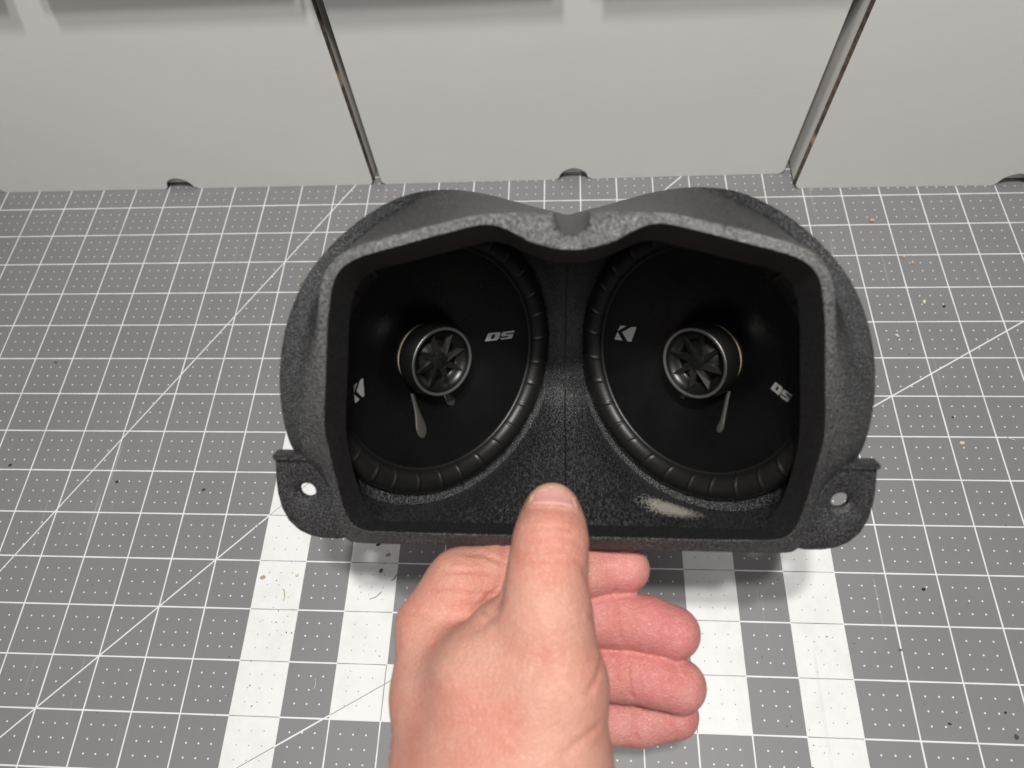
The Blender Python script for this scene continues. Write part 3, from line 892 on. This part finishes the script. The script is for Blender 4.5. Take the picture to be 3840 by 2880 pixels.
HR = Matrix([r[:] for r in CAM_R])
HT = Vector(CAM_T) + HR @ (Vector(HAND_O) * MM)
hand = obj("hand", hv2 * MM, [tuple(int(i) for i in q) for q in hf], M_SKIN, None, None, smooth=None)
hand.matrix_world = mat4(CAM_R, list(HT))
hand.data.polygons.foreach_set("use_smooth", [True] * len(hand.data.polygons))
ca = hand.data.color_attributes.new("skin_hue", 'FLOAT_COLOR', 'POINT')
ca.data.foreach_set("color", np.c_[hue, np.ones(len(hue))].astype(np.float32).ravel())
tag(hand, "bare left hand pinching the pod's lower rim, thumb inside and four fingers underneath", "hand")
# nail plate following the thumb
nn_a, nn_b = 13, 25
vs = []
for layer in (0.42, -0.4):
    for i in range(nn_a):
        for j in range(nn_b):
            b = -1 + 2 * j / (nn_b - 1)
            a_ = AW * b * 0.985
            c0 = T0 + 2.2 * b * b
            c1 = T1 - 1.2 * b * b
            l = c0 + (c1 - c0) * i / (nn_a - 1)
            d = math.cos(a_) * t_n + math.sin(a_) * t_x
            base = tA + t_ax * l
            lo_, hi_ = 0.0, 22.0
            for _ in range(24):
                m_ = 0.5 * (lo_ + hi_)
                if float(hand_d((base + d * m_)[None].astype(np.float32))[0]) < 0: lo_ = m_
                else: hi_ = m_
            edge = max(0, abs(b) - 0.86) / 0.14
            edge = max(edge, max(0, 0.12 - i / (nn_a - 1)) / 0.12)
            vs.append(base + d * (lo_ + (layer if layer < 0 else layer - 0.34 * edge ** 2)))
q = grid_faces(nn_a, nn_b, False); nb_ = nn_a * nn_b
fs = q + [tuple(i + nb_ for i in f) for f in q]
for i in range(nn_a - 1):
    for j in (0, nn_b - 1): fs.append((i * nn_b + j, (i + 1) * nn_b + j, (i + 1) * nn_b + j + nb_, i * nn_b + j + nb_))
for j in range(nn_b - 1):
    for i in (0, nn_a - 1): fs.append((i * nn_b + j, i * nn_b + j + 1, i * nn_b + j + 1 + nb_, i * nn_b + j + nb_))
obj("nail", np.array(vs) * MM, fs, M_NAIL, hand, smooth=50)
# ------------------------------------------------------------------ crumbs on the mat
def crumb(name, label, cat, x, y, size, col, kind="chunk", ang=0.0, seed=0):
    rnd = random.Random(seed)
    vs, fs = [], []
    if kind == "fibre":
        L, r, n, m = size, 0.00022, 9, 6
        for i in range(n):
            t = i / (n - 1) - 0.5
            cx, cy, cz = t * L, 0.10 * L * (4 * t * t - 0.5) + rnd.uniform(-1, 1) * L * 0.01, r + 0.0003 * (1 + math.sin(5 * t))
            rr = r * (1 - 1.2 * abs(t) ** 3)
            for j in range(m):
                a = 2 * math.pi * j / m
                vs.append((cx, cy + rr * math.cos(a), cz + rr * math.sin(a)))
        fs = grid_faces(n, m) + [tuple(range(m))[::-1], tuple((n - 1) * m + j for j in range(m))]
    else:
        bm = bmesh.new()
        size *= 0.72 if max(col) < 0.1 else 0.85
        bmesh.ops.create_icosphere(bm, subdivisions=2, radius=size / 2)
        flat = 0.32 if kind == "flake" else 0.62
        for q in bm.verts:
            k = 1 + rnd.uniform(-0.38, 0.38)
            q.co = Vector((q.co.x * k, q.co.y * k * 0.72, q.co.z * flat * k))
        zmin = min(q.co.z for q in bm.verts)
        for q in bm.verts: q.co.z -= zmin - 0.00005
        bm.verts.index_update()
        vs = [tuple(q.co) for q in bm.verts]; fs = [tuple(q.index for q in f.verts) for f in bm.faces]; bm.free()
    key = "bits_%02x%02x%02x" % tuple(int(255 * c) for c in col)
    mt = bpy.data.materials.get(key) or plain(key, col, 0.75)
    o = obj(name, vs, fs, mt, smooth=30)
    o.location = (x, y, 0.0002); o.rotation_euler = (0, 0, ang)
    tag(o, label, cat, "crumbs and fibres lying on the mat")
TAN, BRN, BLK, ORG, STR, GRN = (0.42, 0.33, 0.2), (0.14, 0.085, 0.05), (0.02, 0.02, 0.022), (0.60, 0.38, 0.25), (0.50, 0.45, 0.30), (0.03, 0.045, 0.035)
B_ = [
 ("crumb", "dark green-black crumb just under the pod's lower left rim", "crumb", -0.0877, -0.0155, 0.0034, GRN, "chunk", 0.9),
 ("crumb", "pale olive crumb close below the dark crumb, left of the hand", "crumb", -0.0820, -0.0213, 0.0028, (0.34, 0.31, 0.18), "chunk", 0.2),
 ("crumb", "tan wood chip on the edge of the left outer white bar", "crumb", -0.1493, -0.0345, 0.0032, TAN, "flake", 0.4),
 ("fibre", "curved straw-coloured fibre standing upright in the picture on the left outer white bar", "fibre", -0.1357, -0.0433, 0.0062, STR, "fibre", 1.75),
 ("fibre", "straight dull fibre lying aslant on the inner white bar left of the hand", "fibre", -0.0858, -0.0427, 0.0068, (0.36, 0.34, 0.26), "fibre", 0.55),
 ("crumb", "slim brown seed-like crumb on the inner white bar above the slanting fibre", "crumb", -0.0847, -0.0297, 0.0026, BRN, "flake", 1.0),
 ("fibre", "short dark fibre at the right edge of the inner white bar by the knuckle", "fibre", -0.0770, -0.0331, 0.0044, (0.16, 0.16, 0.13), "fibre", 0.95),
 ("crumb", "pale grey-green crumb near the bottom of the left outer white bar", "crumb", -0.1559, -0.0928, 0.0020, (0.40, 0.38, 0.28), "chunk", 0.0),
 ("fibre", "thin whitish fibre in the grey strip between the two left white bars", "fibre", -0.1112, -0.0859, 0.0048, (0.62, 0.58, 0.50), "fibre", 1.5),
 ("crumb", "pale sliver at the right edge of the left outer white bar", "crumb", -0.1304, -0.0331, 0.0022, (0.55, 0.52, 0.38), "flake", 0.2),
 ("crumb", "round black speck on grey, largest one right of the right outer white bar", "crumb", 0.1948, -0.0330, 0.0024, BLK, "chunk", 0.0),
 ("crumb", "brown grain on a grid line right of the right outer white bar", "crumb", 0.1771, -0.0623, 0.0019, (0.20, 0.15, 0.09), "chunk", 0.0),
 ("crumb", "black speck near the bottom right, beside a white dot", "crumb", 0.1923, -0.0940, 0.0019, BLK, "flake", 0.0),
 ("crumb", "black speck nearest the bottom right corner but one, small and flat", "crumb", 0.2186, -0.0884, 0.0016, BLK, "flake", 0.5),
 ("crumb", "dark smudge-like flake nearest the bottom right corner of the picture", "crumb", 0.2206, -0.0984, 0.0030, (0.07, 0.065, 0.06), "flake", 1.2),
 ("crumb", "orange crumb right of the pod, farthest of the orange ones, near the right carton", "crumb", 0.2182, 0.2056, 0.0034, ORG, "chunk", 0.3),
 ("crumb", "orange crumb right of the pod beside a grid crossing, middle one of three", "crumb", 0.2318, 0.1756, 0.0024, ORG, "chunk", 0.0),
 ("crumb", "orange crumb right of the pod next to a white dot, nearest of three", "crumb", 0.2360, 0.1712, 0.0024, ORG, "chunk", 1.0),
 ("crumb", "whitish splinter right of the pod lying over a white dot", "crumb", 0.2362, 0.1412, 0.0034, (0.62, 0.57, 0.46), "flake", 0.8),
 ("crumb", "black flake right of the pod, beside the whitish splinter", "crumb", 0.2474, 0.1377, 0.0026, BLK, "flake", 0.5),
 ("crumb", "cream triangular chip right of the pod near the right tab", "crumb", 0.2343, 0.0471, 0.0030, (0.68, 0.55, 0.40), "flake", 0.1),
 ("fibre", "short cream wood shaving far right near the cream chip", "fibre", 0.2611, 0.0497, 0.0042, (0.66, 0.56, 0.42), "fibre", -0.6),
 ("crumb", "pale sliver close to the right edge of the pod", "crumb", 0.2149, 0.1169, 0.0024, (0.62, 0.58, 0.48), "flake", -0.5),
 ("crumb", "black speck by a white dot just above the cream chip", "crumb", 0.2334, 0.0628, 0.0016, BLK, "chunk", 0.0),
 ("crumb", "black flake at the far left edge of the picture", "crumb", -0.3186, 0.0279, 0.0026, BLK, "flake", 0.6),
 ("crumb", "black flake touching a white dot left of the left tab, farther one", "crumb", -0.2484, 0.0184, 0.0028, BLK, "flake", 0.6),
 ("crumb", "dark brown flake left of the left tab, nearer one", "crumb", -0.1947, 0.0142, 0.0028, (0.07, 0.05, 0.04), "flake", 0.4),
 ("crumb", "grey-black speck alone on grey far left, level with the tweeters", "crumb", -0.3150, 0.0983, 0.0020, (0.08, 0.08, 0.08), "chunk", 0.0),
 ("crumb", "tiny brown twig touching the left edge of the pod", "crumb", -0.1627, 0.1589, 0.0038, (0.22, 0.15, 0.09), "flake", 1.3),
]
for i, b in enumerate(B_): crumb(*b, seed=i)
# fine dust: too many and too small to count
rnd = random.Random(3)
bm = bmesh.new()
zones = [(-0.150, -0.128, -0.10, -0.02, 15), (-0.10, -0.078, -0.11, -0.01, 14), (0.10, 0.125, -0.10, -0.02, 13), (0.126, 0.152, -0.12, 0.0, 13), (-0.30, -0.15, -0.11, 0.03, 15), (0.155, 0.27, -0.12, 0.06, 15), (0.2, 0.36, 0.06, 0.22, 25)]
for x0, x1, y0, y1, k in zones:
    for _ in range(k):
        c = Vector((rnd.uniform(x0, x1), rnd.uniform(y0, y1), 0.0002)); r = rnd.choice((0.00012, 0.00016, 0.0002, 0.0003)); a = rnd.uniform(0, 3.1)
        m_ = Matrix.Translation(c) @ Matrix.Rotation(a, 4, 'Z') @ Matrix.Diagonal((r * rnd.uniform(1, 2), r, r * 0.6, 1))
        bmesh.ops.create_icosphere(bm, subdivisions=1, radius=1.0, matrix=m_)
me = bpy.data.meshes.new("dust"); bm.to_mesh(me); bm.free()
me.materials.append(plain("dust_grey", (0.07, 0.065, 0.06), 0.8))
o = bpy.data.objects.new("dust", me); COL.objects.link(o)
tag(o, "fine dark dust specks scattered over the cutting mat", "dust", kind="stuff")
